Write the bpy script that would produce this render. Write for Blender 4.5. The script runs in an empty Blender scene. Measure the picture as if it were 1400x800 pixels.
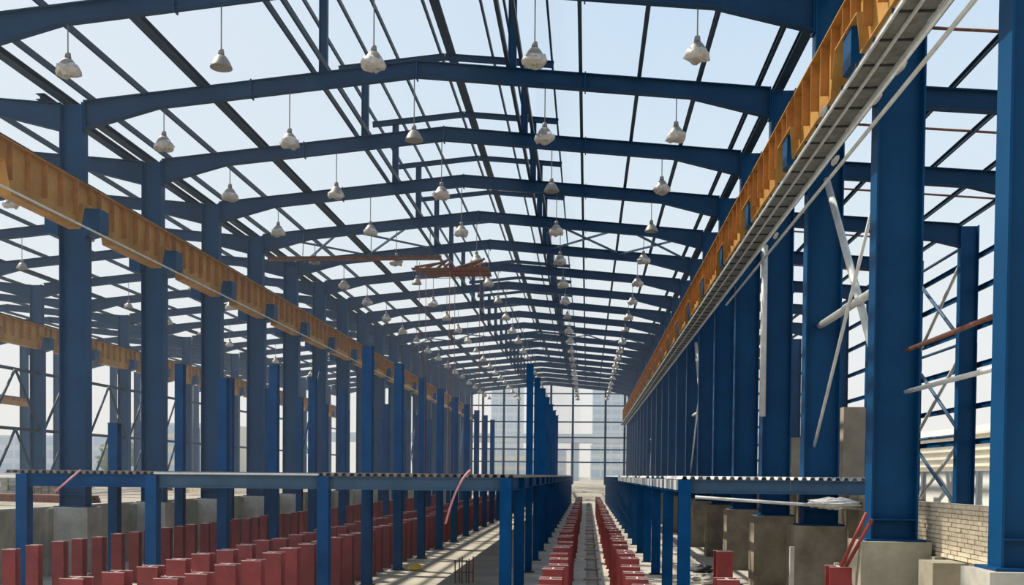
import bpy, math, random
from mathutils import Vector, Matrix
random.seed(7)
S = bpy.context.scene
COL = S.collection
E = 3.45                                   # eye height above the pit floor (z = 0)

# ------------------------------------------------------------------ camera
F_PX, YAW, PITCH, ROLL, PY = 1350.0, 0.0757, -0.0235, 0.0095, 681.35
cy, sy = math.cos(YAW), math.sin(YAW)
r0, f0, u0 = Vector((cy, sy, 0)), Vector((-sy, cy, 0)), Vector((0, 0, 1))
fw = f0 * math.cos(PITCH) + u0 * math.sin(PITCH)
up = -f0 * math.sin(PITCH) + u0 * math.cos(PITCH)
rt = r0 * math.cos(ROLL) + up * math.sin(ROLL)
up2 = up * math.cos(ROLL) - r0 * math.sin(ROLL)
cam = bpy.data.cameras.new('camera')
camo = bpy.data.objects.new('camera', cam); COL.objects.link(camo)
m = Matrix.Identity(4)
for i in range(3):
    m[i][0], m[i][1], m[i][2] = rt[i], up2[i], -fw[i]
m[0][3], m[1][3], m[2][3] = 0, 0, E
camo.matrix_world = m
cam.sensor_width = 36.0; cam.sensor_fit = 'HORIZONTAL'
cam.lens = F_PX / 1400 * 36
cam.shift_y = (PY - 400) / 1400
cam.clip_start, cam.clip_end = 0.1, 3000
S.camera = camo

# ------------------------------------------------------------------ sky, sun, exposure
SUN_DIR = Vector((0.72, -0.32, -1.0)).normalized()          # the way the light travels
w = bpy.data.worlds.new('sky'); S.world = w; w.use_nodes = True
nt = w.node_tree; nt.nodes.clear()
tc = nt.nodes.new('ShaderNodeTexCoord')
sep = nt.nodes.new('ShaderNodeSeparateXYZ'); nt.links.new(tc.outputs['Generated'], sep.inputs[0])
rmp = nt.nodes.new('ShaderNodeValToRGB'); nt.links.new(sep.outputs['Z'], rmp.inputs[0])
e = rmp.color_ramp.elements
e[0].position = 0.0; e[0].color = (0.96, 0.93, 0.86, 1)
e[1].position = 0.10; e[1].color = (0.93, 0.95, 0.95, 1)
for p_, c_ in ((0.22, (0.76, 0.88, 0.97)), (0.42, (0.60, 0.77, 0.96)), (0.9, (0.42, 0.60, 0.86))):
    q = e.new(p_); q.color = (*c_, 1)
dot = nt.nodes.new('ShaderNodeVectorMath'); dot.operation = 'DOT_PRODUCT'
nrm = nt.nodes.new('ShaderNodeVectorMath'); nrm.operation = 'NORMALIZE'
nt.links.new(tc.outputs['Generated'], nrm.inputs[0]); nt.links.new(nrm.outputs[0], dot.inputs[0])
dot.inputs[1].default_value = tuple(-SUN_DIR)
mr = nt.nodes.new('ShaderNodeMapRange'); nt.links.new(dot.outputs['Value'], mr.inputs[0])
mr.inputs[1].default_value = 0.52; mr.inputs[2].default_value = 1.0; mr.inputs[3].default_value = 0; mr.inputs[4].default_value = 0.8
mix = nt.nodes.new('ShaderNodeMix'); mix.data_type = 'RGBA'
nt.links.new(mr.outputs[0], mix.inputs[0]); nt.links.new(rmp.outputs[0], mix.inputs[6]); mix.inputs[7].default_value = (0.97, 0.98, 0.98, 1)
bg = nt.nodes.new('ShaderNodeBackground'); bg.inputs[1].default_value = 0.95
nt.links.new(mix.outputs[2], bg.inputs[0])
wo = nt.nodes.new('ShaderNodeOutputWorld'); nt.links.new(bg.outputs[0], wo.inputs[0])
sl = bpy.data.lights.new('sun', 'SUN'); sl.energy = 6.2; sl.angle = math.radians(0.7); sl.color = (1.0, 0.93, 0.80)
so = bpy.data.objects.new('sun', sl); COL.objects.link(so)
so.rotation_euler = SUN_DIR.to_track_quat('-Z', 'Y').to_euler(); so.location = (-40, 40, 60)
S.view_settings.view_transform = 'Standard'; S.view_settings.look = 'None'
S.view_settings.exposure = 0.0; S.view_settings.gamma = 1.0; S.view_settings.use_curve_mapping = False

# ------------------------------------------------------------------ materials
def mat(name, c, rough=0.6, metal=0.0, var=0.12, scale=1.5, c2=None, bump=0.0, bscale=40, spec=0.5):
    M = bpy.data.materials.new(name); M.use_nodes = True
    n = M.node_tree; b = n.nodes['Principled BSDF']
    b.inputs['Roughness'].default_value = rough; b.inputs['Metallic'].default_value = metal
    b.inputs['Specular IOR Level'].default_value = spec
    g = n.nodes.new('ShaderNodeNewGeometry')
    t = n.nodes.new('ShaderNodeTexNoise'); t.inputs['Scale'].default_value = scale; t.inputs['Detail'].default_value = 6
    t.inputs['Roughness'].default_value = 0.65
    n.links.new(g.outputs['Position'], t.inputs['Vector'])
    r = n.nodes.new('ShaderNodeValToRGB'); n.links.new(t.outputs['Fac'], r.inputs[0])
    c2 = c2 or tuple(min(1, x * (1 + 2 * var) + 0.02 * var) for x in c)
    r.color_ramp.elements[0].position = 0.33; r.color_ramp.elements[1].position = 0.70
    r.color_ramp.elements[0].color = (*[x * (1 - var) for x in c], 1); r.color_ramp.elements[1].color = (*c2, 1)
    n.links.new(r.outputs[0], b.inputs['Base Color'])
    if bump:
        t2 = n.nodes.new('ShaderNodeTexNoise'); t2.inputs['Scale'].default_value = bscale; t2.inputs['Detail'].default_value = 4
        n.links.new(g.outputs['Position'], t2.inputs['Vector'])
        bp = n.nodes.new('ShaderNodeBump'); bp.inputs['Strength'].default_value = bump; bp.inputs['Distance'].default_value = 0.02
        n.links.new(t2.outputs['Fac'], bp.inputs['Height']); n.links.new(bp.outputs[0], b.inputs['Normal'])
    return M
M = {
    'blue': mat('blue_paint', (0.0010, 0.045, 0.130), 0.42, var=0.12, scale=0.8, c2=(0.002, 0.058, 0.155), spec=0.14),
    'rafter': mat('greyed_blue_paint', (0.008, 0.044, 0.110), 0.5, var=0.15, scale=0.8, c2=(0.014, 0.055, 0.125), spec=0.12),  # slightly greyer blue than the columns
    'purlin': mat('slate_blue_paint', (0.016, 0.036, 0.064), 0.5, var=0.15, scale=0.8, spec=0.15),
    'bluedeck': mat('blue_platform_paint', (0.0015, 0.060, 0.180), 0.45, var=0.15, scale=1.2, spec=0.05),
    'bluelite': mat('pale_blue_primer', (0.045, 0.095, 0.16), 0.5, var=0.15, scale=1.0, spec=0.2),
    'ochre': mat('ochre_paint', (0.43, 0.19, 0.028), 0.5, var=0.25, scale=0.9, c2=(0.50, 0.28, 0.08), spec=0.25),
    'ochre2': mat('ochre_stiffener_paint', (0.36, 0.15, 0.03), 0.55, var=0.2, scale=2),
    'galv': mat('galvanised_steel', (0.62, 0.63, 0.62), 0.45, 0.25, var=0.10, scale=4),
    'pipe': mat('grey_primer_pipe', (0.50, 0.50, 0.48), 0.5, var=0.12, scale=3),
    'grate': mat('dark_checker_plate', (0.17, 0.17, 0.15), 0.6, 0.2, var=0.25, scale=6, bump=0.3, bscale=120),
    'dark': mat('dark_steel', (0.03, 0.032, 0.036), 0.6, 0.2, var=0.2, scale=3),
    'red': mat('red_oxide_primer', (0.24, 0.022, 0.022), 0.6, var=0.22, scale=2.2, c2=(0.33, 0.045, 0.04)),
    'redtop': mat('sunlit_steel_end', (0.60, 0.42, 0.38), 0.55, var=0.25, scale=6),  # pale stub ends, sunlight on the tops put into the colour
    'rust': mat('rusty_steel', (0.15, 0.060, 0.038), 0.8, var=0.3, scale=5),
    'conc': mat('pit_floor_concrete', (0.42, 0.39, 0.33), 0.9, var=0.22, scale=0.6, c2=(0.56, 0.51, 0.42), bump=0.25, bscale=14),
    'wall': mat('pit_wall_concrete', (0.30, 0.27, 0.20), 0.9, var=0.25, scale=0.9, c2=(0.42, 0.38, 0.29), bump=0.2, bscale=10),
    'dwall': mat('shaded_wall_concrete', (0.17, 0.135, 0.09), 0.9, var=0.3, scale=0.9, c2=(0.26, 0.22, 0.15), bump=0.2, bscale=10),  # brown concrete with the shade under the right deck in its colour
    'dped': mat('shaded_pedestal_concrete', (0.22, 0.18, 0.125), 0.9, var=0.3, scale=1.2, c2=(0.32, 0.27, 0.2), bump=0.2, bscale=20),  # pedestals darkened in colour for the dim area below the deck
    'sheet': mat('weathered_deck_sheet', (0.24, 0.20, 0.17), 0.7, 0.1, var=0.3, scale=5),
    'tan': mat('sunlit_wall_concrete', (0.55, 0.47, 0.35), 0.9, var=0.2, scale=1.2, c2=(0.66, 0.57, 0.43), bump=0.2, bscale=20),  # near right wall, its sunlit look painted as a lighter tan
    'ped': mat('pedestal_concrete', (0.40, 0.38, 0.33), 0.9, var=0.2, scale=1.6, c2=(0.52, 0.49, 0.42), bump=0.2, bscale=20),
    'soil': mat('dusty_ground', (0.27, 0.24, 0.19), 0.95, var=0.3, scale=0.15, c2=(0.42, 0.37, 0.29), bump=0.3, bscale=3),
    'brick': mat('pale_brick', (0.68, 0.56, 0.39), 0.9, var=0.22, scale=5, c2=(0.82, 0.71, 0.53), bump=0.3, bscale=60),
    'mortar': mat('mortar', (0.40, 0.34, 0.25), 0.95, var=0.2, scale=8),
    'panel': mat('white_wall_panel', (0.72, 0.72, 0.68), 0.7, var=0.06, scale=0.5),
    'lamp': mat('lamp_shade_metal', (0.24, 0.22, 0.19), 0.45, 0.3, var=0.15, scale=6),
    'bag': mat('white_plastic_wrap', (0.46, 0.44, 0.41), 0.35, var=0.2, scale=9, bump=0.6, bscale=25),
    'cord': mat('lamp_cord', (0.20, 0.20, 0.21), 0.6, var=0.1),
    'pink': mat('pink_hose', (0.62, 0.26, 0.27), 0.5, var=0.1),
    'yellow': mat('yellow_plastic', (0.75, 0.50, 0.08), 0.5, var=0.1),
    'wood': mat('grey_timber', (0.30, 0.25, 0.18), 0.8, var=0.25, scale=4),
    'glass': mat('tower_glass', (0.42, 0.52, 0.62), 0.5, var=0.08, scale=0.05),
    'towr': mat('tower_wall', (0.62, 0.66, 0.70), 0.8, var=0.05, scale=0.05),
    'beige': mat('beige_building_wall', (0.66, 0.60, 0.48), 0.85, var=0.1, scale=0.1),
    'brown': mat('brown_concrete', (0.30, 0.25, 0.19), 0.9, var=0.15, scale=1),
    'leaf': mat('tree_leaf', (0.12, 0.16, 0.09), 0.8, var=0.3, scale=1.5),
    'bark': mat('tree_bark', (0.14, 0.11, 0.08), 0.9, var=0.2, scale=4),
}

# ------------------------------------------------------------------ helpers
CACHE = {}
def mesh(key, verts, faces, mt, smooth=False):
    if key is not None and key in CACHE:
        return CACHE[key]
    me = bpy.data.meshes.new('shape'); me.from_pydata(verts, [], faces); me.materials.append(M[mt])
    if smooth:
        for p in me.polygons: p.use_smooth = True
    me.update()
    if key is not None: CACHE[key] = me
    return me
def put(name, me, mw=None, parent=None):
    o = bpy.data.objects.new(name, me); COL.objects.link(o)
    mw = mw or Matrix.Identity(4)
    if parent is not None:
        o.parent = parent; mw = parent['_inv'] @ mw if False else PINV[parent.name] @ mw
    o.matrix_basis = mw
    PINV[o.name] = (PWORLD[parent.name] @ mw if parent is not None else mw).inverted()
    PWORLD[o.name] = PWORLD[parent.name] @ mw if parent is not None else mw.copy()
    return o
PINV, PWORLD = {}, {}
def tag(o, label, cat=None, group=None, kind=None):
    o['label'] = label
    if cat: o['category'] = cat
    if group: o['group'] = group
    o['kind'] = kind or 'thing'
    return o
def thing(name, label, cat, loc, group=None):
    o = put(name, None, Matrix.Translation(loc))
    return tag(o, label, cat, group)
def struct(o, label=None):
    o['kind'] = 'structure'
    if label: o['label'] = label
    return o
def T(x, y, z): return Matrix.Translation((x, y, z))
def box_me(sx, sy_, sz, mt):
    k = ('box', round(sx, 3), round(sy_, 3), round(sz, 3), mt)
    a, b, c = sx / 2, sy_ / 2, sz / 2
    v = [(x, y, z) for z in (-c, c) for y in (-b, b) for x in (-a, a)]
    f = [(0, 2, 3, 1), (4, 5, 7, 6), (0, 1, 5, 4), (2, 6, 7, 3), (0, 4, 6, 2), (1, 3, 7, 5)]
    return mesh(k, v, f, mt)
def box(name, x0, x1, y0, y1, z0, z1, mt, parent=None):
    return put(name, box_me(x1 - x0, y1 - y0, z1 - z0, mt), T((x0 + x1) / 2, (y0 + y1) / 2, (z0 + z1) / 2), parent)
def iprof(d, b, tf=0.03, tw=0.02):
    """I outline: depth d along q, flange width b along p; the list of (p, q)."""
    h, a, t = d / 2, b / 2, tw / 2
    return [(-a, -h), (a, -h), (a, -h + tf), (t, -h + tf), (t, h - tf), (a, h - tf), (a, h), (-a, h), (-a, h - tf), (-t, h - tf), (-t, -h + tf), (-a, -h + tf)]
def cprof(d, b, t=0.012):
    h, a = d / 2, b / 2
    return [(-a, -h), (a, -h), (a, -h + t * 1.5), (-a + t, -h + t * 1.5), (-a + t, h - t * 1.5), (a, h - t * 1.5), (a, h), (-a, h)]
def circ(r, n=8):
    return [(r * math.cos(2 * math.pi * i / n), r * math.sin(2 * math.pi * i / n)) for i in range(n)]
def loft(key, rings, mt, smooth=False):
    n = len(rings[0]); v = [p for r in rings for p in r]; f = []
    for k in range(len(rings) - 1):
        for i in range(n):
            j = (i + 1) % n
            f.append((k * n + i, k * n + j, (k + 1) * n + j, (k + 1) * n + i))
    f.append(tuple(range(n))[::-1]); f.append(tuple(range((len(rings) - 1) * n, len(rings) * n)))
    return mesh(key, v, f, mt, smooth)
def member(name, pk, prof, A, B, mt, parent=None, q=(0, 0, 1), smooth=False):
    """Straight bar from A to B; the profile's q axis lies towards q."""
    A, B = Vector(A), Vector(B); d = B - A; L = d.length; z = d / L
    qv = Vector(q); y = qv - z * qv.dot(z)
    if y.length < 1e-4:
        qv = Vector((0, 1, 0)); y = qv - z * qv.dot(z)
    y.normalize(); x = y.cross(z)
    me = loft((pk, round(L, 3), mt), [[(p, r, 0) for p, r in prof], [(p, r, L) for p, r in prof]], mt, smooth)
    mw = Matrix(((x.x, y.x, z.x, A.x), (x.y, y.y, z.y, A.y), (x.z, y.z, z.z, A.z), (0, 0, 0, 1)))
    return put(name, me, mw, parent)
PIPE = {}
def pipe(name, r, A, B, mt, parent=None, n=8):
    return member(name, ('pipe', r, n), circ(r, n), A, B, mt, parent, smooth=True)
def curve_tube(key, pts, r, mt, n=6):
    pts = [Vector(p) for p in pts]; rings = []
    for i, p in enumerate(pts):
        d = (pts[min(i + 1, len(pts) - 1)] - pts[max(i - 1, 0)]).normalized()
        a = d.cross(Vector((0.31, 0.9, 0.13))).normalized(); b = d.cross(a)
        rings.append([tuple(p + a * x + b * y) for x, y in circ(r, n)])
    return loft(key, rings, mt, True)
def lathe(key, prof, mt, n=14, wob=0.0):
    rings = [[(r * math.cos(2 * math.pi * i / n) * (1 + wob * random.uniform(-1, 1)), r * math.sin(2 * math.pi * i / n) * (1 + wob * random.uniform(-1, 1)), z + wob * 0.4 * random.uniform(-1, 1)) for i in range(n)] for r, z in prof]
    return loft(key, rings, mt, True)
def lump(key, rx, ry, rz, mt, rough=0.25, nu=10, nv=7):
    rings = []
    for k in range(nv):
        a = math.pi * (k + 0.5) / nv
        rings.append([(rx * math.sin(a) * math.cos(t) * (1 + rough * random.uniform(-1, 1)), ry * math.sin(a) * math.sin(t) * (1 + rough * random.uniform(-1, 1)), -rz * math.cos(a) * (1 + rough * random.uniform(-1, 1))) for t in [2 * math.pi * i / nu for i in range(nu)]])
    return loft(key, rings, mt, False)
ONES = ['', 'first', 'second', 'third', 'fourth', 'fifth', 'sixth', 'seventh', 'eighth', 'ninth', 'tenth', 'eleventh', 'twelfth', 'thirteenth', 'fourteenth', 'fifteenth', 'sixteenth', 'seventeenth', 'eighteenth', 'nineteenth']
TENS = {2: ('twenty', 'twentieth'), 3: ('thirty', 'thirtieth'), 4: ('forty', 'fortieth'), 5: ('fifty', 'fiftieth'), 6: ('sixty', 'sixtieth'), 7: ('seventy', 'seventieth')}
def nth(k):
    if k < 20: return ONES[k]
    t, o = divmod(k, 10)
    return TENS[t][1] if o == 0 else TENS[t][0] + '-' + ONES[o]

NEND = 20
def FY(n): return 19.656 + 6.0 * n          # the n-th cross frame of the hall
GROUND = 2.2
PEDZ = 2.25
YEND = FY(NEND)

# ------------------------------------------------------------------ setting: ground, pit, walls
def plane(name, x0, x1, y0, y1, z, mt, label):
    o = put(name, mesh(None, [(x0, y0, z), (x1, y0, z), (x1, y1, z), (x0, y1, z)], [(0, 1, 2, 3)], mt))
    return struct(o, label)
YP0, YP1 = -6.0, 142.0
plane('ground_left', -500, -17.9, -60, 900, GROUND, 'soil', 'dusty open ground beyond the pit on the left')
plane('ground_right', 6.95, 500, -60, 900, GROUND, 'soil', 'dusty open ground beyond the pit on the right')
plane('ground_far', -17.9, 6.95, YP1 + 0.3, 900, GROUND, 'soil', 'pale open ground past the far gable of the hall')
prof = [(-17.6, 0), (0.0, 0), (0.0, -0.45), (0.42, -0.45), (0.42, 0), (6.65, 0)]
fl = put('floor', mesh(None, [(x, y, z) for y in (YP0, YP1) for x, z in prof], [(i, i + 1, i + 7, i + 6) for i in range(5)], 'conc'))
struct(fl, 'concrete pit floor with a narrow drain trench between the red stubs')
for k in range(24):
    yy = 19 + k * 4.3 + (0.7 if k % 3 == 0 else 0)
    o = box('trench_plank', -0.08, 0.5, yy, yy + 0.32 + 0.2 * (k % 2), 0.0, 0.05, 'wood')
    tag(o, 'grey plank laid across the floor trench, %s from the camera' % nth(k + 1), 'plank', 'planks across the trench')
wl = box('wall_left', -17.9, -17.6, YP0, YP1, 0, GROUND, 'wall'); struct(wl, 'concrete retaining wall of the pit under the left column row')
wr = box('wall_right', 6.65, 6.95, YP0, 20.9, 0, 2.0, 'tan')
wr2 = box('wall_right_far', 6.65, 6.95, 20.9, YP1, 0, E - 0.42, 'dwall'); struct(wr2, 'taller shade-darkened concrete wall behind the right column pedestals')
wr = wr; struct(wr, 'concrete retaining wall of the pit under the right column row')
rp = put('ground_ramp', mesh(None, [(-17.6, 127, 0.004), (6.65, 127, 0.004), (6.65, YP1 + 0.3, GROUND), (-17.6, YP1 + 0.3, GROUND)], [(0, 1, 2, 3)], 'soil')); struct(rp, 'earth ramp rising out of the far end of the pit')
for k in range(40):
    yy = 15.4 + 3.0 * k + (0.45 if k % 2 else 0)
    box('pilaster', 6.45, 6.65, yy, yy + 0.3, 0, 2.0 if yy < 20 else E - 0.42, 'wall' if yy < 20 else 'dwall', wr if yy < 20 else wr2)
    if yy > 26: box('pilaster', -17.6, -17.45, yy, yy + 0.3, 0, GROUND, 'wall', wl)
cop = box('coping', -17.98, -17.62, YP0, YP1, GROUND, GROUND + 0.07, 'ped', wl)

# ------------------------------------------------------------------ columns
ZEAVE = 12.1
SL = 0.0956
def hcol_me(z0, z1, x0, x1, b, mt='blue'):
    d = x1 - x0
    pr = [(q, p) for p, q in iprof(d, b, 0.035, 0.024)]
    return loft(('hcol', round(z1 - z0, 3), round(d, 3), b, mt), [[(a, c, 0) for a, c in pr][::-1], [(a, c, z1 - z0) for a, c in pr][::-1]], mt)
CORB = {}
def corbel(parent, xf, side, y, z0=E + 7.70, z1=E + 8.57, reach=0.52):
    """bracket under the crane beam: deep at the column face, shallow at its tip"""
    x1 = xf + side * reach; hw = 0.3
    v = []
    for yy in (-hw, hw):
        v += [(0, yy, 0), (x1 - xf, yy, 0.15), (x1 - xf, yy, z1 - z0), (0, yy, z1 - z0)]
    f = [(0, 1, 2, 3), (7, 6, 5, 4), (0, 4, 5, 1), (1, 5, 6, 2), (2, 6, 7, 3), (3, 7, 4, 0)]
    return put('corbel', mesh(('corb', side, round(reach, 2), round(z1 - z0, 2)), v, f, 'blue'), T(xf, y, z0), parent)
def column(name, label, group, x0, x1, ux0, ux1, y, ztop, zstep=E + 8.5, corb=(), zb=PEDZ, b=0.44, foot=True):
    t = thing(name, label, 'column', ((x0 + x1) / 2, y, zb), group)
    put('lower_shaft', hcol_me(zb + 0.04, zstep, x0, x1, b), T((x0 + x1) / 2, y, zb + 0.04), t)
    put('upper_shaft', hcol_me(zstep, ztop, ux0, ux1, b - 0.04), T((ux0 + ux1) / 2, y, zstep), t)
    bp = box('base_plate', x0 - 0.12, x1 + 0.12, y - 0.36, y + 0.36, zb, zb + 0.04, 'blue', t)
    if foot:
        for s in (-1, 1):
            box('foot_stiffener', x0 + 0.04, x1 - 0.04, y + s * 0.06 - 0.01 * (1 - s), y + s * 0.06 + 0.01 * (1 + s), zb + 0.42, zb + 0.45, 'blue', t) if False else None
        box('foot_band', x0 + 0.035, x1 - 0.035, y - 0.21, y - 0.012, zb + 0.40, zb + 0.425, 'blue', t)
    for xf, side, reach in corb:
        corbel(t, xf, side, y, reach=reach)
    return t
XL0, XL1, XLU = -17.41, -16.52, -16.63
XR0, XR1, XRU = 5.45, 6.33, 5.58
def rtop(x): return E + 13.2256 - SL * abs(x + 5.582)
for n in range(2, NEND + 1):
    column('crane_column', '%s blue crane column in the left nave row, counted from the camera' % nth(n - 1), 'left nave columns',
           XL0, XL1, XL0, XLU, FY(n), rtop(-17.0) - 0.05, corb=[(XL1, 1, 0.55), (XL0, -1, 0.45)])
    pd = box('concrete_pedestal', -17.6, -16.3, FY(n) - 0.5, FY(n) + 0.5, 0, PEDZ, 'ped')
    tag(pd, 'concrete pedestal under the %s left nave column from the camera' % nth(n - 1), 'pedestal', 'left column pedestals')
for n in range(-1, NEND + 1):
    column('crane_column', '%s blue crane column in the right nave row, counted from the camera' % nth(n + 2), 'right nave columns',
           XR0, XR1, XRU, XR1, FY(n), rtop(5.9) - 0.05, corb=[(XR0, -1, 0.55)])
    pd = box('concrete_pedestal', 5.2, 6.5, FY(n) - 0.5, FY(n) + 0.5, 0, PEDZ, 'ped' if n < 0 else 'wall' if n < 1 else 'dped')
    tag(pd, 'concrete pedestal under the %s right nave column from the camera' % nth(n + 2), 'pedestal', 'right column pedestals')
X2 = (-36.0, -35.15)
for n in range(5, NEND + 1):
    column('crane_column', '%s hazy blue column of the second row, beyond the left nave columns' % nth(n - 4), 'second row columns',
           X2[0], X2[1], X2[0], X2[1] - 0.1, FY(n), E + 12.0, corb=[(X2[1], 1, 0.5)], foot=False)
X3 = (-54.6, -53.8)
for n in range(9, NEND + 1):
    column('crane_column', '%s faint blue column of the third row, farthest out on the left' % nth(n - 8), 'third row columns',
           X3[0], X3[1], X3[0], X3[1] - 0.1, FY(n), E + 12.0, zstep=E + 6.1, corb=[], foot=False)
XQ = (13.55, 14.2)
for n in range(2, NEND + 1):
    column('aisle_column', '%s blue outer column of the aisle on the right, counted from the camera' % nth(n - 1), 'right aisle columns',
           XQ[0], XQ[1], XQ[0], XQ[1], FY(n), E + 9.3, zstep=E + 5, zb=GROUND, b=0.36, foot=False)

# ------------------------------------------------------------------ roof frames
def half_rafter(name, xa, za, xb, zb, y, parent, hd=0.92, d=0.50, hl=2.5, mt='rafter', b=0.26, pk=''):
    """tapered I rafter from the column (xa) to the ridge (xb); z = top of steel"""
    s = 1 if xb > xa else -1; sl = (zb - za) / (xb - xa)
    st = [(xa, hd), (xa + s * hl, d), (xb, d)]
    rings = []
    for x, dep in st:
        z1 = za + sl * (x - xa); z0 = z1 - dep; t, w2, a = 0.028, 0.011, b / 2
        rings.append([(x - xa, p, q - za) for p, q in [(-a, z0), (a, z0), (a, z0 + t), (w2, z0 + t), (w2, z1 - t), (a, z1 - t), (a, z1), (-a, z1), (-a, z1 - t), (-w2, z1 - t), (-w2, z0 + t), (-a, z0 + t)]])
    me = loft(('raf', pk, round(xa, 2), round(xb, 2), round(za, 2), round(zb, 2), hd, d, hl, mt), rings, mt)
    return put(name, me, T(xa, y, za), parent)
def endplate(x, y, z0, z1, parent, name='end_plate'):
    return box(name, x - 0.02, x + 0.02, y - 0.16, y + 0.16, z0, z1, 'blue', parent)
XRG = -5.582; ZRG = rtop(XRG)
for n in range(0, NEND + 1):
    y = FY(n); t = thing('portal_rafter', '%s blue portal rafter pair over the nave, counted from the camera' % nth(n + 1), 'roof frame', (XRG, y, ZRG - 0.5), 'nave roof frames')
    half_rafter('rafter', XLU + 0.0, rtop(XLU), XRG - 0.02, ZRG, y, t, pk='l')
    half_rafter('rafter', XRU - 0.0, rtop(XRU), XRG + 0.02, ZRG, y, t, pk='r')
    endplate(XRG, y, ZRG - 0.58, ZRG + 0.02, t, 'ridge_plate')
    for x in (XLU + 0.03, XRU - 0.03): endplate(x, y, rtop(x) - 1.0, rtop(x), t)
    for x in (-11.0, -0.2): endplate(x, y, rtop(x) - 0.56, rtop(x) + 0.03, t, 'splice_plate')
# second span on the left, third span, right aisle
def span(name, label, group, xa, xb, za, n0, hd=0.9, rise=None, nstep=1):
    xm = (xa + xb) / 2; zm = za + SL * abs(xm - xa)
    for k, n in enumerate(range(n0, NEND + 1, nstep)):
        t = thing(name, label % nth(k + 1), 'roof frame', (xm, FY(n), zm - 0.5), group)
        half_rafter('rafter', xa, za, xm - 0.02, zm, FY(n), t, hd=hd, pk='s')
        half_rafter('rafter', xb, za, xm + 0.02, zm, FY(n), t, hd=hd, pk='t')
        endplate(xm, FY(n), zm - 0.55, zm, t, 'ridge_plate')
    return xm, zm
XM2, ZM2 = span('portal_rafter', '%s rafter pair of the second span, left of the nave, from the camera', 'second span roof frames', X2[1], XL0, E + 12.1, 2)
XM3, ZM3 = span('portal_rafter', '%s rafter pair of the third span, far out on the left', 'third span roof frames', X3[1], X2[0], E + 12.0, 6)
def atop(x): return E + 9.95 - 0.078 * (x - 6.22)
for n in range(0, NEND + 1):
    t = thing('aisle_rafter', '%s single pitch blue rafter over the aisle on the right, from the camera' % nth(n + 1), 'rafter', (10, FY(n), atop(10) - 0.5), 'right aisle rafters')
    half_rafter('rafter', XQ[0], atop(XQ[0]), XR1 + 0.02, atop(XR1), FY(n), t, hd=0.85, d=0.52, hl=1.9, pk='a')
    endplate(XR1 + 0.02, FY(n), atop(XR1) - 0.6, atop(XR1), t)
    if n < NEND:
        yb = FY(n) + 3.0
        o = pipe('sag_rod', 0.035, (6.0, yb, atop(6.0) + 0.1), (14.2, yb, atop(14.2) + 0.1), 'rust', n=6)
        tag(o, '%s thin rust brown cross bar over the right aisle, from the camera' % nth(n + 1), 'bar', 'cross bars over the right aisle')

# ------------------------------------------------------------------ purlins
def purlin(label, x, z, y0, y1, dbl=False, d=0.2, b=0.075, mt='purlin', group='roof purlins'):
    if not dbl:
        o = member('purlin', ('purl', d, b), cprof(d, b), (x, y0, z + d / 2), (x, y1, z + d / 2), mt)
    else:
        o = member('purlin', ('dpurl', d), iprof(d, 0.30, 0.02, 0.02), (x, y0, z + d / 2), (x, y1, z + d / 2), mt)
    return tag(o, label, 'purlin', group)
Y0R, Y1R = FY(0) - 0.3, YEND + 0.4
for i, (x, db) in enumerate([(-17.25, 1), (-16.45, 0), (-14.65, 0), (-12.65, 1), (-10.75, 0), (-8.98, 0), (-8.5, 0)]):
    if i == 4: continue
    purlin('%s blue roof purlin up from the left eave of the nave' % nth(i + 1), x, rtop(x), Y0R, Y1R, db)
for i, (x, db) in enumerate([(5.85, 1), (5.2, 0), (3.36, 0), (1.5, 0), (-0.35, 0), (-2.2, 0), (-2.65, 0)]):
    purlin('%s blue roof purlin up from the right eave of the nave' % nth(i + 1), x, rtop(x), Y0R, Y1R, db, b=0.11)
for i in range(7):
    x = -18.0 - i * 2.75; z = E + 12.1 + SL * min(abs(x - XL0), abs(x - X2[1]))
    purlin('%s purlin of the second span counted outward from the nave' % nth(i + 1), x, z, FY(2) - .3, Y1R, i in (0, 3, 6), group='second span purlins')
for i in range(6):
    x = -37.2 - i * 3.2; z = E + 12.0 + SL * min(abs(x - X2[0]), abs(x - X3[1]))
    purlin('%s purlin of the third span counted outward' % nth(i + 1), x, z, FY(6) - .3, Y1R, False, group='third span purlins')
for i, x in enumerate([7.4, 9.0, 10.6, 12.2, 13.7]):
    purlin('%s purlin over the right aisle counted from the nave columns' % nth(i + 1), x, atop(x), FY(0) - .3, Y1R, False, d=0.16, b=0.06, group='right aisle purlins')

# ------------------------------------------------------------------ raised ridge monitor
ZMR, ZME = E + 16.0, E + 15.62
for n in range(0, NEND + 1):
    y = FY(n)
    t = thing('ridge_monitor', '%s raised ridge monitor frame on the nave roof, from the camera' % nth(n + 1), 'monitor frame', (XRG, y, ZRG), 'ridge monitor frames')
    for x in (-8.64, -2.52):
        zt = ZMR - (ZMR - ZME) * abs(x - XRG) / 4.1
        member('post', 'mpost', iprof(0.26, 0.2, 0.015, 0.012), (x, y, rtop(x) + 0.0), (x, y, zt - 0.2), 'rafter', t, q=(1, 0, 0))
    for xe in (XRG - 4.1, XRG + 4.15):
        member('top_beam', 'mtop%d' % (xe > XRG), iprof(0.22, 0.16, 0.014, 0.01), (xe, y, ZME - 0.11), (XRG, y, ZMR - 0.11), 'rafter', t)
for i, x in enumerate([-9.55, -8.45, -7.4, -5.75, -5.35, -3.75, -2.95, -1.5]):
    z = ZMR - (ZMR - ZME) * abs(x - XRG) / 4.1
    purlin('%s purlin of the ridge monitor counted across from its left edge' % nth(i + 1), x, z, Y0R, Y1R, i == 4, d=0.16, b=0.07, group='ridge monitor purlins')

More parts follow.
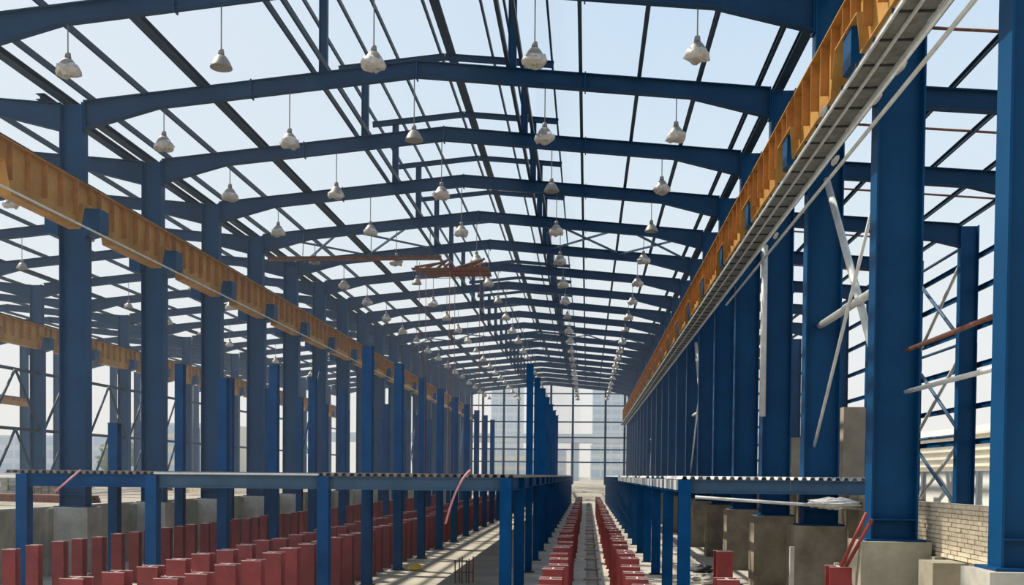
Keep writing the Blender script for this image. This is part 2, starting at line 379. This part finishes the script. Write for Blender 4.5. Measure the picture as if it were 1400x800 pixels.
# ------------------------------------------------------------------ roof cross bracing
bk = 0
for n in (5, 11, 16):
    for xa, xb in ((-16.2, -12.7), (-12.6, -9.0), (-2.1, 1.5), (1.6, 5.2)):
        bk += 1
        t = thing('roof_brace', '%s roof rod cross from the left in the bay behind the %s nave rafter' % (nth((bk - 1) % 4 + 1), nth(n + 1)), 'brace', ((xa + xb) / 2, FY(n) + 3, rtop((xa + xb) / 2) - 0.2), 'roof cross braces')
        member('rod', 'rbr', [(-0.045, -0.045), (0.045, -0.045), (0.045, 0.045), (-0.045, 0.045)], (xa, FY(n) + .15, rtop(xa) - 0.12), (xb, FY(n + 1) - .15, rtop(xb) - 0.12), 'bluelite', t)
        member('rod', 'rbr', [(-0.045, -0.045), (0.045, -0.045), (0.045, 0.045), (-0.045, 0.045)], (xb, FY(n) + .15, rtop(xb) - 0.22), (xa, FY(n + 1) - .15, rtop(xa) - 0.22), 'bluelite', t)

# ------------------------------------------------------------------ crane runway beams
def runway(name, label, x, stiff_side, n0, n1, zt=E + 9.25, zbr=E + 8.58, zmid=E + 7.72, b=0.40):
    t = thing(name, label, 'crane beam', (x, FY(n0), zbr), 'crane runway beams')
    for n in range(n0, n1):
        y0 = FY(n)
        rings = []
        for dy, zb in ((0.02, zbr), (0.8, zbr), (1.1, zmid), (4.9, zmid), (5.2, zbr), (5.98, zbr)):
            a, tf, tw = b / 2, 0.03, 0.012
            rings.append([(p, dy, q - zt) for p, q in [(-a, zb), (a, zb), (a, zb + tf), (tw, zb + tf), (tw, zt - tf), (a, zt - tf), (a, zt), (-a, zt), (-a, zt - tf), (-tw, zt - tf), (-tw, zb + tf), (-a, zb + tf)]][::-1])
        g = put('girder', loft(('gird', round(zt - zmid, 2), b), rings, 'ochre'), T(x, y0, zt), t)
        for k in range(7):
            yy = y0 + 0.3 + k * 0.9
            zb = zbr if k in (0, 6) else zmid + 0.42
            xs = x + stiff_side * 0.1
            box('stiffener', xs - 0.085, xs + 0.085, yy - 0.012, yy + 0.012, zb + 0.03, zt - 0.03, 'ochre2', g)
    member('crane_rail', 'crail', iprof(0.13, 0.11, 0.03, 0.03), (x, FY(n0), zt + 0.065), (x, FY(n1), zt + 0.065), 'dark', t)
    return t
runway('crane_runway', 'long ochre crane beam carried on the left nave columns', -16.40, 1, 1, NEND)
runway('crane_runway', 'long ochre crane beam carried on the right nave columns', 5.06, -1, -1, NEND)
runway('crane_runway', 'distant ochre crane beam carried on the second row of columns', -34.95, 1, 4, NEND)
runway('crane_runway', 'short far ochre beam on the third row of columns at the left edge', -53.6, 1, 9, 12, zt=E + 6.8, zbr=E + 6.2, zmid=E + 6.1)
o = pipe('conduit', 0.035, (-16.05, FY(1), E + 7.78), (-16.05, YEND, E + 7.78), 'pipe'); tag(o, 'thin grey conduit running under the left crane beam', 'conduit')

# ------------------------------------------------------------------ walkway and conduits beside the right crane beam
t = thing('crane_walkway', 'grey plate walkway hung below the right crane beam', 'walkway', (4.9, FY(-1), E + 7.1))
WX0, WX1, WZ = 4.60, 5.22, E + 7.15
ny = 0
yy = FY(-1)
while yy < YEND:
    box('plate', WX0, WX1, yy + 0.02, yy + 0.98, WZ, WZ + 0.03, 'grate', t)
    box('rib', WX0 - 0.05, WX1 + 0.05, yy - 0.025, yy + 0.02, WZ - 0.03, WZ + 0.03, 'dark', t)
    yy += 1.0
for x in (WX0, (WX0 + WX1) / 2 - 0.03, WX1):
    box('rail', x - 0.02, x + 0.02, FY(-1), YEND, WZ - 0.085, WZ - 0.032, 'galv', t)
for n in range(-1, NEND + 1):
    box('hanger', XR0 - 0.4, XR0, FY(n) - 0.06, FY(n) + 0.06, WZ + 0.03, WZ + 0.16, 'blue', t)
o = pipe('conduit', 0.038, (5.26, FY(-1), E + 6.62), (5.26, FY(3) + 1, E + 6.62), 'pipe'); tag(o, 'thick galvanised conduit beside the walkway on the right columns', 'conduit')
o = pipe('conduit', 0.03, (5.15, FY(-1), E + 6.9), (5.15, YEND, E + 6.9), 'galv'); tag(o, 'thin galvanised conduit just under the walkway on the right', 'conduit')
for i, (y_, z_) in enumerate([(17.2, E + 6.92), (18.6, E + 6.92), (21.6, E + 6.75), (28.2, E + 6.75), (20.1, E + 7.25)]):
    o = put('white_rag', lump(None, 0.05, 0.28, 0.07, 'bag'), T(5.18 if i < 4 else 4.58, y_, z_))
    tag(o, 'white plastic scrap caught on the right walkway, %s from the camera' % nth(i + 1), 'plastic scrap', 'plastic scraps on the walkway')

# ------------------------------------------------------------------ bracing on the right column row
def xbrace(label, x, n, z0, z1, mid=None, m1='pipe', m2='galv', group=None, r=0.09):
    t = thing('wall_brace', label, 'brace', (x, FY(n) + 3, z0), group)
    pipe('diagonal', r, (x + 0.08, FY(n) + 0.25, z0), (x + 0.08, FY(n + 1) - 0.1, z1), m1, t)
    pipe('diagonal', r * 0.45, (x - 0.12, FY(n) + 0.25, z1 - 1.2), (x - 0.12, FY(n + 1) - 0.1, z0 - 0.4), m2, t)
    if mid: pipe('strut', r, (x - 0.02, FY(n) + 0.05, mid), (x - 0.02, FY(n + 1) - 0.05, mid), m1, t)
    return t
xbrace('grey pipe and blue bar cross brace between second and third right nave columns', 5.85, 0, E + 1.2, E + 7.5, E + 3.85)
xbrace('cross brace between seventh and eighth columns of the right nave row', 5.85, 5, E + 0.6, E + 7.4, E + 3.4)
xbrace('cross brace between thirteenth and fourteenth columns of the right nave row', 5.85, 11, E + 0.6, E + 7.4, E + 3.4)
for n in (2, 8, 14):
    xbrace('blue cross brace behind the %s column of the left nave row' % nth(n + 3), -16.95, n + 4, E - 0.9, E + 6.8, None, 'blue', 'blue', 'left row braces', 0.06)
for i, (z, m_) in enumerate([(E + 2.45, 'rust'), (E + 1.66, 'galv')]):
    o = pipe('girt_pipe', 0.045, (6.05, FY(-1) + 0.25, z), (6.05, FY(0) - 0.25, z), m_)
    tag(o, ['rust brown rail between the two nearest right columns, upper of two', 'pale galvanised rail between the two nearest right columns, lower of two'][i], 'rail')
o = pipe('downpipe', 0.10, (5.42, FY(2) - 0.34, E + 1.9), (5.42, FY(2) - 0.34, E + 7.2), 'pipe'); tag(o, 'pale grey vertical pipe standing off the fourth right column', 'pipe')
# lattice brace in the outer aisle wall
for n in (3, 4):
    t = thing('aisle_brace', 'cross brace with strut in the outer aisle wall, %s bay on' % nth(n - 2), 'brace', (13.9, FY(n) + 3, GROUND), 'outer aisle braces')
    for za, zb in ((GROUND + 0.1, E + 1.6), (E + 1.7, E + 5.0), (E + 5.1, E + 8.6)):
        pipe('diagonal', 0.07, (13.8, FY(n) + 0.2, za), (13.8, FY(n + 1) - 0.2, zb), 'bluelite', t)
        pipe('diagonal', 0.07, (13.95, FY(n) + 0.2, zb), (13.95, FY(n + 1) - 0.2, za), 'pipe', t)
        pipe('strut', 0.06, (13.87, FY(n) + 0.2, zb + 0.05), (13.87, FY(n + 1) - 0.2, zb + 0.05), 'bluelite', t)
for i, z in enumerate([E + 1.4, E + 2.7, E + 4.2, E + 5.6, E + 7.0, E + 8.2]):
    o = member('wall_girt', 'girt', cprof(0.2, 0.07), (14.25, FY(1), z), (14.25, YEND, z), 'blue')
    tag(o, '%s wall girt up from the ground on the outer aisle columns' % nth(i + 1), 'girt', 'outer aisle girts')
for n in range(1, 12):
    o = box('white_barrier', 14.35, 14.5, FY(n) + 0.1, FY(n + 1) - 0.1, GROUND, E + 0.32, 'panel')
    tag(o, '%s low white wall panel along the outer aisle, from the camera' % nth(n), 'wall panel', 'low white wall panels')

# ------------------------------------------------------------------ brick wall and concrete beside the nearest right columns
bw = put('brick_wall', None, T(6.85, FY(-1), 2.0)); tag(bw, 'low pale brick wall between the two nearest right columns', 'wall')
box('mortar_core', 6.62, 6.84, FY(-1) + 0.3, FY(0) + 1.15, 2.0, 3.0, 'mortar', bw)
bl, bh = 0.31, 0.083
me_b = box_me(0.25, bl - 0.018, bh - 0.016, 'brick')
for r in range(12):
    y = FY(-1) + 0.3 + (bl / 2 if r % 2 else 0)
    while y + bl < FY(0) + 1.16:
        o = put('brick', me_b, T(6.725 + random.uniform(-0.012, 0.012), y + bl / 2, 2.0 + bh * (r + 0.5)), bw)
        y += bl
o = box('concrete_block', 6.05, 6.62, 17.75, 18.5, 0, 1.98, 'wall'); tag(o, 'rough concrete block beside the pedestal under the brick wall', 'block')
for i in range(7):
    y_ = 15.2 + i * 0.33
    o = pipe('rebar', 0.02, (6.5, y_, 0), (6.5 + 0.02 * (i % 3), y_ + 0.03, 1.55), 'rust', n=6)
    tag(o, '%s upright rebar before the pit wall under the brick wall' % nth(i + 1), 'rebar', 'rebars before the right pit wall')

# ------------------------------------------------------------------ platforms
PX = [-14.8, -11.3, -6.75, -2.05, 2.44]
PK = 21
def PYk(k): return 25.0 + 5.0 * k
ROWN = ['outer left', 'second left', 'inner left', 'centre left', 'centre right']
ROWD = ['by the left pit wall', 'beside the open gap on the left', 'on the left of the middle deck', 'on the right of the middle deck', 'on the left of the right deck']
DT = E + 0.02                                  # deck top
for r, x in enumerate(PX):
    for k in range(PK):
        top = DT - 0.10
        if r < 3:
            if 2 <= k <= 9 or (r == 2 and k == 1): top = E + 3.9
            elif k == 1: top = E + (1.5, 2.9)[r]
        elif r == 3 and 2 <= k <= 8: top = E + 3.92
        t = thing('platform_column', '%s slim blue platform column %s, from the camera' % (nth(k + 1), ROWD[r]), 'column', (x, PYk(k), 0), 'platform columns ' + ROWD[r])
        wd = 0.23 if (r == 3 and k >= 2) else 0.30
        member('shaft', 'pshaft%.2f' % wd, iprof(wd, wd, 0.02, 0.016), (x, PYk(k), 0.03), (x, PYk(k), top), 'bluedeck', t, q=(0, 1, 0))
        box('base_plate', x - 0.22, x + 0.22, PYk(k) - 0.22, PYk(k) + 0.22, 0, 0.03, 'dark', t)
        if top > E + 1: box('cap_plate', x - 0.16, x + 0.16, PYk(k) - 0.16, PYk(k) + 0.16, top, top + 0.02, 'dark', t)
def corr(x0, x1, L, mt='galv', pitch=0.2, h=0.075, th=0.012):
    n = int(round((x1 - x0) / pitch)); p = (x1 - x0) / n
    line = []
    for i in range(n):
        a = i * p
        line += [(a, 0), (a + p * 0.3, 0), (a + p * 0.45, h), (a + p * 0.85, h)]
    line.append((n * p, 0))
    v = [(a, y, z + o) for o in (0, th) for y in (0, L) for a, z in line]
    c = len(line); f = []
    for i in range(c - 1):
        f += [(i, c + i, c + i + 1, i + 1), (2 * c + i, 2 * c + i + 1, 3 * c + i + 1, 3 * c + i), (i, i + 1, 2 * c + i + 1, 2 * c + i), (c + i, 3 * c + i, 3 * c + i + 1, c + i + 1)]
    f += [(0, 2 * c, 3 * c, c), (c - 1, 2 * c - 1, 4 * c - 1, 3 * c - 1)]
    return mesh(('corr', round(x1 - x0, 2), L, mt), v, f, mt)
IB = iprof(0.34, 0.2, 0.02, 0.012)
BZ = DT - 0.09 - 0.17
def platform(label, xa, xb, x0, x1, bare=(), sheet='sheet', front='bluedeck'):
    """xa, xb: beam lines; x0, x1: sheet edges"""
    t = thing('platform_deck', label, 'platform deck', ((xa + xb) / 2, PYk(0), BZ), 'steel platform decks')
    for x in (xa, xb):
        for k in range(PK - 1):
            member('edge_beam', 'ebeam', IB, (x, PYk(k) + 0.16, BZ), (x, PYk(k + 1) - 0.16, BZ), 'bluedeck', t)
    for k in range(PK):
        member('cross_beam', 'cbeam%.2f' % xa, IB, (xa + 0.02, PYk(k), BZ), (xb - 0.02, PYk(k), BZ), front if k == 0 else 'bluedeck', t)
    for k in range(PK - 1):
        for j in range(1, 4):
            xx = xa + (xb - xa) * j / 4
            member('joist', 'joist', iprof(0.18, 0.09, 0.01, 0.008), (xx, PYk(k) + 0.1, DT - 0.19), (xx, PYk(k + 1) - 0.1, DT - 0.19), 'bluedeck', t)
        if k not in bare: put('deck_sheet', corr(x0, x1, 5.0 - 0.02, sheet), T(x0, PYk(k) - 0.12, DT - 0.088), t)
    return t
platform('corrugated blue steel platform deck on the left, by the pit wall', PX[0], PX[1], -15.3, -11.0)
platform('corrugated steel platform deck in the middle, left of the central aisle', PX[2], PX[3], -6.95, -1.85, front='bluelite')
t3 = platform('corrugated steel platform deck against the right column row', PX[4], 5.05, 2.3, 5.22, bare=(1, 2, 4, 6, 9), sheet='galv', front='bluelite')
member('front_beam', 'fb3', IB, (5.05, 25.0, BZ), (7.05, 25.0, BZ), 'bluelite', t3)
put('deck_sheet', corr(5.22, 7.05, 0.5), T(5.22, 24.88, DT - 0.088), t3)
o = member('link_beam', 'lb', IB, (PX[1] + 0.17, 25.0, BZ), (PX[2] - 0.17, 25.0, BZ), 'bluelite'); tag(o, 'blue beam bridging the open gap between left and middle decks', 'beam')
o = box('edge_angle', PX[1] + 0.1, PX[2] - 0.1, 24.8, 24.92, BZ + 0.18, BZ + 0.23, 'galv'); tag(o, 'pale steel angle lying along the gap between the decks', 'steel angle')
# fascia cleats along the right deck
for k in range(30):
    yy = 25.4 + k * 1.6
    box('side_cleat', 2.26, 2.36, yy, yy + 0.75, DT - 0.36, DT - 0.1, 'galv', t3)

# ------------------------------------------------------------------ red steel stubs
HS1 = iprof(0.26, 0.32, 0.03, 0.025)
HS2 = iprof(0.36, 0.42, 0.03, 0.025)
STUBROWS = [(-14.05, 22.0, 1.12, 66, 1.55, 'by the left pit wall'), (-8.9, 16.6, 1.45, 54, 1.55, 'behind the front left stubs'), (-7.35, 16.9, 1.45, 54, 1.55, 'left of the middle deck'),
            (-0.66, 17.4, 1.5, 50, 1.50, 'left of the floor trench'), (0.98, 17.4, 1.5, 50, 1.50, 'right of the floor trench')]
def stub(x, y, h, label, group, rz=0.0):
    HS, hk = (HS1, 1) if x < -10 else (HS2, 2)
    t = put('steel_stub', None, T(x, y, 0) @ Matrix.Rotation(rz, 4, 'Z')); tag(t, label, 'steel stub', group)
    b = loft(('stub', hk, round(h, 2)), [[(p, q, 0.02) for p, q in HS], [(p, q, h) for p, q in HS]], 'red')
    o = put('body', b, PWORLD[t.name], t)
    me = loft(('stubtop', hk), [[(p * 1.04, q * 1.03, 0) for p, q in HS], [(p * 1.04, q * 1.03, 0.012) for p, q in HS]], 'redtop')
    put('lit_end', me, PWORLD[t.name] @ T(0, 0, h), t)
    put('foot_plate', box_me(0.48, 0.42, 0.03, 'red'), PWORLD[t.name] @ T(0, 0, 0.015), t)
    return t
for x, y0, dy, cnt, h, where in STUBROWS:
    for k in range(cnt):
        stub(x + random.uniform(-0.05, 0.05), y0 + k * dy, h + random.uniform(-0.04, 0.03), '%s red steel stub in the row %s, from the camera' % (nth(k + 1), where), 'red stubs ' + where, random.uniform(-0.06, 0.06))
stub(3.5, 25.6, 1.55, 'red steel stub on the sunlit floor under the right deck, farther of two', 'loose red stubs', 0.1)
stub(2.66, 18.9, 1.52, 'red steel stub on the sunlit floor under the right deck, nearer of two', 'loose red stubs', 0.05)
stub(4.92, 19.7, 1.72, 'red steel stub beside the concrete pedestal of the second right column', 'loose red stubs', 0.02)
for i in range(2):
    o = pipe('red_bar', 0.035, (4.93 + 0.1 * i, 19.55, 1.74), (5.24 + 0.1 * i, 18.98, 2.80 - 0.12 * i), 'red', n=6)
    tag(o, ['upper red bar leaning from the stub towards the second right column', 'lower red bar leaning from the stub towards the second right column'][i], 'steel bar')

# ------------------------------------------------------------------ pendant lamps
me_cord = {}
LX = [-13.95, -9.75, -5.67, -1.47, 2.67]
SHADE = lathe(('shade',), [(0.05, 0.33), (0.12, 0.31), (0.19, 0.22), (0.25, 0.11), (0.29, 0.02), (0.295, 0.0), (0.26, 0.01), (0.0, 0.12)], 'lamp', 14)
CAP = lathe(('cap',), [(0.02, 0.50), (0.07, 0.48), (0.085, 0.35), (0.06, 0.34)], 'cord', 10)
WRAPS = [lathe(None, [(0.27, 0.10), (0.31, 0.05), (0.33, -0.02), (0.30, -0.09), (0.20, -0.12), (0.06, -0.10)], 'bag', 12, 0.16) for _ in range(6)]
def lamp(x, y, ztop, zb, label, group, wrap):
    t = thing('pendant_lamp', label, 'lamp', (x, y, zb), group)
    pipe('cord', 0.018, (x, y, zb + 0.5), (x, y, ztop), 'cord', t, n=5)
    R = Matrix.Rotation(random.uniform(0, 6.28), 4, 'Z') @ Matrix.Rotation(random.uniform(-0.12, 0.12), 4, 'X')
    put('cap', CAP, T(x, y, zb), t)
    if wrap: put('plastic_wrap', random.choice(WRAPS), T(x, y, zb) @ R, t)
    else: pass
    put('shade', SHADE, T(x, y, zb + (0.0 if not wrap else 0.0)), t)
for n in range(1, NEND + 1):
    for i, x in enumerate(LX):
        zt = rtop(x) - 0.48
        lamp(x, FY(n), zt, E + 10.72 + random.uniform(-0.06, 0.06), '%s pendant lamp across the %s nave roof frame from the camera' % (nth(i + 1), nth(n)), 'nave pendant lamps', (n * 3 + i * 2) % 5 != 0)
for n in range(3, 15):
    for i, x in enumerate((-29.5, -22.8)):
        lamp(x, FY(n), E + 12.1 + SL * min(abs(x - XL0), abs(x - X2[1])) - 0.47, E + 10.5, '%s pendant lamp in the second span, %s lamp row outward' % (nth(n - 2), nth(2 - i)), 'second span pendant lamps', (n + i) % 2 == 0)

# ------------------------------------------------------------------ far left row girts, braces and yard stacks
for i, z in enumerate([E + 2.6, E + 6.3]):
    o = member('wall_girt', 'girt2', cprof(0.2, 0.08), (X2[1] - 0.4, FY(5), z), (X2[1] - 0.4, YEND, z), 'purlin')
    tag(o, ['lower rail along the second row of columns', 'upper rail along the second row of columns'][i], 'girt', 'second row girts')
for k, n in enumerate((6, 7, 8, 9, 10)):
    t = thing('chevron_brace', '%s double inverted V brace in the second row of columns' % nth(k + 1), 'brace', (-35.3, FY(n) + 3, GROUND), 'second row braces')
    for z0, z1 in ((GROUND + 0.1, E + 2.5), (E + 2.7, E + 6.2)):
        for s_ in (-1, 1):
            pipe('leg', 0.09, (-35.3, FY(n) + 3 + s_ * 2.7, z0), (-35.3, FY(n) + 3 + s_ * 0.05, z1), 'purlin', t, n=6)
def stack(label, x, y, nx, nz, L, sx, sz, mt, rz):
    R = T(x, y, GROUND) @ Matrix.Rotation(rz, 4, 'Z')
    t = put('timber_stack', None, R); tag(t, label, 'stack', 'stacks in the left yard')
    for a in range(nx):
        for b in range(nz):
            put('plank', box_me(sx * 0.94, L, sz * 0.94, mt), R @ T((a - nx / 2) * sx, random.uniform(-.15, .15), sz * (b + 0.5)), t)
stack('low stack of tan planks in the yard beyond the first left column', -25, 44, 6, 4, 4, 0.3, 0.16, 'wood', 0.5)
stack('long stack of rusty bars in the yard left of the nave columns', -22, 38, 8, 3, 6, 0.12, 0.1, 'rust', 1.2)
stack('stack of pale boards in the yard between two left columns', -23, 58, 5, 5, 4, 0.35, 0.16, 'brick', 0.9)
stack('grey block stack in the yard towards the second row of columns', -29, 50, 5, 4, 3, 0.4, 0.22, 'ped', 0.2)
stack('low heap of dark beams in the yard far out on the left', -27, 66, 6, 4, 6, 0.3, 0.25, 'dark', 1.0)

# ------------------------------------------------------------------ scaffold and slung beam
t = thing('scaffold_tower', 'tall rusty pipe scaffold with a cluttered top standing on the middle deck', 'scaffold', (-5.3, 37.9, DT))
SX, SYY = (-6.4, -5.25, -4.1), (37.1, 38.6)
for x in SX:
    for y in SYY:
        pipe('standard', 0.012, (x, y, DT), (x, y, E + 8.0), 'rust', t, n=6)
for z in [E + 7.7]:
    for y in SYY: pipe('ledger', 0.014, (SX[0] - .2, y, z), (SX[2] + .2, y, z), 'rust', t, n=6)
    for x in SX: pipe('transom', 0.014, (x, SYY[0] - .2, z + .05), (x, SYY[1] + .2, z + .05), 'rust', t, n=6)
for j in range(5):
    z = E + 7.74 + 0.03 * (j % 2)
    box('board', SX[0] - 0.3 + 0.1 * j, SX[2] + 0.3, 37.05 + 0.32 * j, 37.33 + 0.32 * j, z, z + 0.05, 'rust', t)
for j in range(7):
    a = Vector((SX[0] - 0.2 + 0.38 * j, 37.2 + 0.2 * (j % 3), E + 7.84)); bb = a + Vector((0.9 - 0.25 * (j % 4), 0.5, 0.25 + 0.12 * (j % 3)))
    pipe('loose_pipe', 0.05, a, bb, 'rust', t, n=6)
t = thing('slung_beam', 'rust brown beam slung below the fifth roof frame on the left', 'beam', (-12, FY(5) - 0.35, E + 10.8))
member('bar', 'slung', iprof(0.22, 0.16, 0.02, 0.015), (-16.3, FY(5) - 0.35, E + 10.85), (-7.4, FY(5) - 0.35, E + 10.85), 'rust', t)
for x in (-14.5, -11.0, -8.0):
    pipe('hanger', 0.02, (x, FY(5) - 0.3, E + 10.9), (x, FY(5) - 0.12, rtop(x) - 0.2), 'dark', t, n=5)

# ------------------------------------------------------------------ small things on the decks and floor
def arc(a, c, b, n=10):
    a, b, c = Vector(a), Vector(b), Vector(c)
    return [(a * (1 - s) ** 2 + c * 2 * s * (1 - s) + b * s * s) for s in [i / n for i in range(n + 1)]]
o = put('pink_hose', curve_tube(None, arc((-2.95, 24.9, E + 0.12), (-3.3, 24.72, E - 0.2), (-3.55, 24.7, E - 1.25)), 0.03, 'pink')); tag(o, 'pink hose hanging over the front edge of the middle deck', 'hose')
o = pipe('pink_strip', 0.03, (-13.2, 24.9, E + 0.03), (-13.75, 24.6, E - 0.55), 'pink', n=6); tag(o, 'pink strip hanging off the front edge of the left deck', 'strip')
t = thing('rebar_cluster', 'cluster of short upright rebars standing on the shaded floor', 'rebars', (-3.9, 31.2, 0))
for i in range(6):
    pipe('bar', 0.02, (-4.15 + 0.11 * i, 31.1 + 0.22 * (i % 2), 0), (-4.15 + 0.11 * i, 31.1 + 0.22 * (i % 2), 0.72 + 0.06 * (i % 3)), 'rust', t, n=6)
pipe('tie', 0.015, (-4.2, 31.08, 0.35), (-3.55, 31.08, 0.35), 'rust', t, n=5)
o = put('yellow_bag', lump(None, 0.28, 0.2, 0.13, 'yellow'), T(-6.1, 34.9, 0.12)); tag(o, 'small yellow bag on the floor beside a platform column', 'bag')
o = put('white_bundle', lump(None, 0.75, 0.22, 0.13, 'bag', 0.3, 10, 9), T(6.0, 24.55, E - 0.62)); tag(o, 'white plastic bundle on a pole under the right deck', 'bundle')
o = pipe('scaffold_pole', 0.04, (2.66, 24.6, E - 0.5), (6.95, 24.5, E - 0.75), 'pipe'); tag(o, 'thin grey pole under the front of the right deck', 'pole')
for i, (x, y, z0, z1) in enumerate([(5.6, 22.6, 0, 1.55), (4.9, 24.0, 0, 1.8), (6.3, 29.0, 0, 2.4), (6.3, 33.5, 0, 2.3)]):
    o = box('timber_post', x - 0.05, x + 0.05, y - 0.05, y + 0.05, z0, z1, 'ped'); tag(o, '%s pale timber prop before the right pit wall, from the camera' % nth(i + 1), 'timber prop', 'timber props')
for i in range(9):
    x, y = [(3.9, 33), (4.4, 30.5), (4.7, 29.2), (4.6, 27.6), (5.0, 27), (4.2, 36), (4.0, 32), (-15.6, 30), (-15.2, 33)][i]
    o = put('rubble_lump', lump(None, 0.4, 0.3, 0.14, 'dark' if i % 2 else 'ped', 0.4), T(x, y, 0.1)); tag(o, '%s heap of rubble on the pit floor, %s' % (nth(i + 1), 'under the right deck' if i < 7 else 'by the left pit wall'), 'rubble', 'rubble heaps')

# ------------------------------------------------------------------ far gable
t = thing('gable_end', 'open blue gable frame of posts and girts at the far end', 'gable frame', (XRG, YEND + 0.6, GROUND))
for x in (-16.5, -14.9, -11.9, -9.8, -5.2, -2.1, 2.5, 5.2):
    member('post', 'gpost%.1f' % x, iprof(0.3, 0.2, 0.02, 0.015), (x, YEND + 0.6, GROUND), (x, YEND + 0.6, rtop(x) - 0.2), 'blue', t, q=(1, 0, 0))
for z in (1.9, 3.7, 5.4, 7.6, 9.9, 11.6):
    member('girt', 'ggirt', cprof(0.18, 0.07), (-17.0, YEND + 0.78, E + z), (5.9, YEND + 0.78, E + z), 'blue', t)

# ------------------------------------------------------------------ far surroundings
def tower(label, x, y, wx, wy, h, nf, nc, mt='towr', mg='glass'):
    t = thing('far_building', label, 'building', (x, y, GROUND), 'far buildings')
    box('block', x - wx / 2, x + wx / 2, y - wy / 2, y + wy / 2, GROUND, GROUND + h, mt, t)
    fh = h / nf
    for k in range(nf):
        for c in range(nc):
            cw = wx / nc; xx = x - wx / 2 + cw * (c + 0.5)
            box('window', xx - cw * 0.4, xx + cw * 0.4, y - wy / 2 - 0.15, y - wy / 2 + 0.1, GROUND + fh * (k + 0.25), GROUND + fh * (k + 0.85), mg, t)
    return t
tower('pale blue glass tower seen through the far gable, left of its centre', -34, 420, 13, 12, 40, 12, 4)
tower('pale blue glass tower seen through the far gable near the right columns', 10, 430, 16, 12, 40, 12, 4)
tower('low beige building beyond the gable behind the middle deck columns', -20, 330, 26, 14, 10, 3, 8, 'beige')
tower('low pale building beyond the gable behind the right deck', 9, 320, 16, 14, 11, 3, 5, 'panel')
tower('hazy grey block behind the second row of columns on the left', -110, 260, 30, 20, 14, 4, 8, 'beige')
tower('wide low shed behind the third row of columns on the left', -170, 300, 60, 20, 12, 3, 12, 'towr')
t = thing('overpass', 'grey elevated road crossing beyond the far gable', 'overpass', (-5, 240, GROUND))
box('deck', -70, 60, 237, 243, E + 7.9, E + 9.2, 'towr', t); box('parapet', -70, 60, 236.8, 237, E + 9.0, E + 10.0, 'towr', t)
for x in (-55, -30, -3, 25, 50): box('pier', x - 1, x + 1, 239, 241, GROUND, E + 7.9, 'towr', t)
t = thing('side_building', 'pale slatted building standing beyond the low white wall panels', 'building', (34, 60, GROUND))
box('wall', 30, 31, 20, 130, GROUND, E + 4.2, 'panel', t)
for i in range(6): box('slat', 29.7, 30.0, 20, 130, E + 0.4 + 0.62 * i, E + 0.58 + 0.62 * i, 'beige', t)
for i, (x, y, w_) in enumerate([(11.2, 43.0, 0.9), (10.6, 50.5, 0.9)]):
    o = box('concrete_pier', x - w_ / 2, x + w_ / 2, y - 0.4, y + 0.4, GROUND, E + 3.0 - i, 'brown'); tag(o, '%s brown concrete pier standing in the right aisle' % nth(i + 1), 'pier', 'brown piers')
def tree(label, x, y, h, r):
    t = thing('far_tree', label, 'tree', (x, y, GROUND), 'far trees')
    pipe('trunk', 0.18, (x, y, GROUND), (x, y, GROUND + h * 0.5), 'bark', t, n=6)
    put('crown', lump(None, r, r, h * 0.36, 'leaf', 0.3, 14, 10), T(x, y, GROUND + h * 0.66), t)
for i in range(12):
    tree('%s hazy green tree far behind the left column rows' % nth(i + 1), -78 - i * 9 - random.uniform(0, 4), 120 + random.uniform(0, 70), 4.5 + random.uniform(0, 2), 2.6 + random.uniform(0, 1))

# ------------------------------------------------------------------ thin haze; the left box also imitates glare
hz = bpy.data.materials.new('haze'); hz.use_nodes = True
hn = hz.node_tree; hn.nodes.clear()
vs = hn.nodes.new('ShaderNodeVolumeScatter'); vs.inputs['Color'].default_value = (0.86, 0.93, 1.0, 1); vs.inputs['Density'].default_value = 0.0011
ho = hn.nodes.new('ShaderNodeOutputMaterial'); hn.links.new(vs.outputs[0], ho.inputs['Volume'])
M['haze'] = hz
for args, lb in (((-230, -2.5, 2, 480, -2, 60), 'thin haze with added glare over the left of the hall and the yard'), ((-2.5, 90, 45, 480, -2, 60), 'thin dusty haze in the far right part of the hall')):
    o = box('haze', *args, 'haze'); o['kind'] = 'stuff'; o['label'] = lb; o['category'] = 'haze'
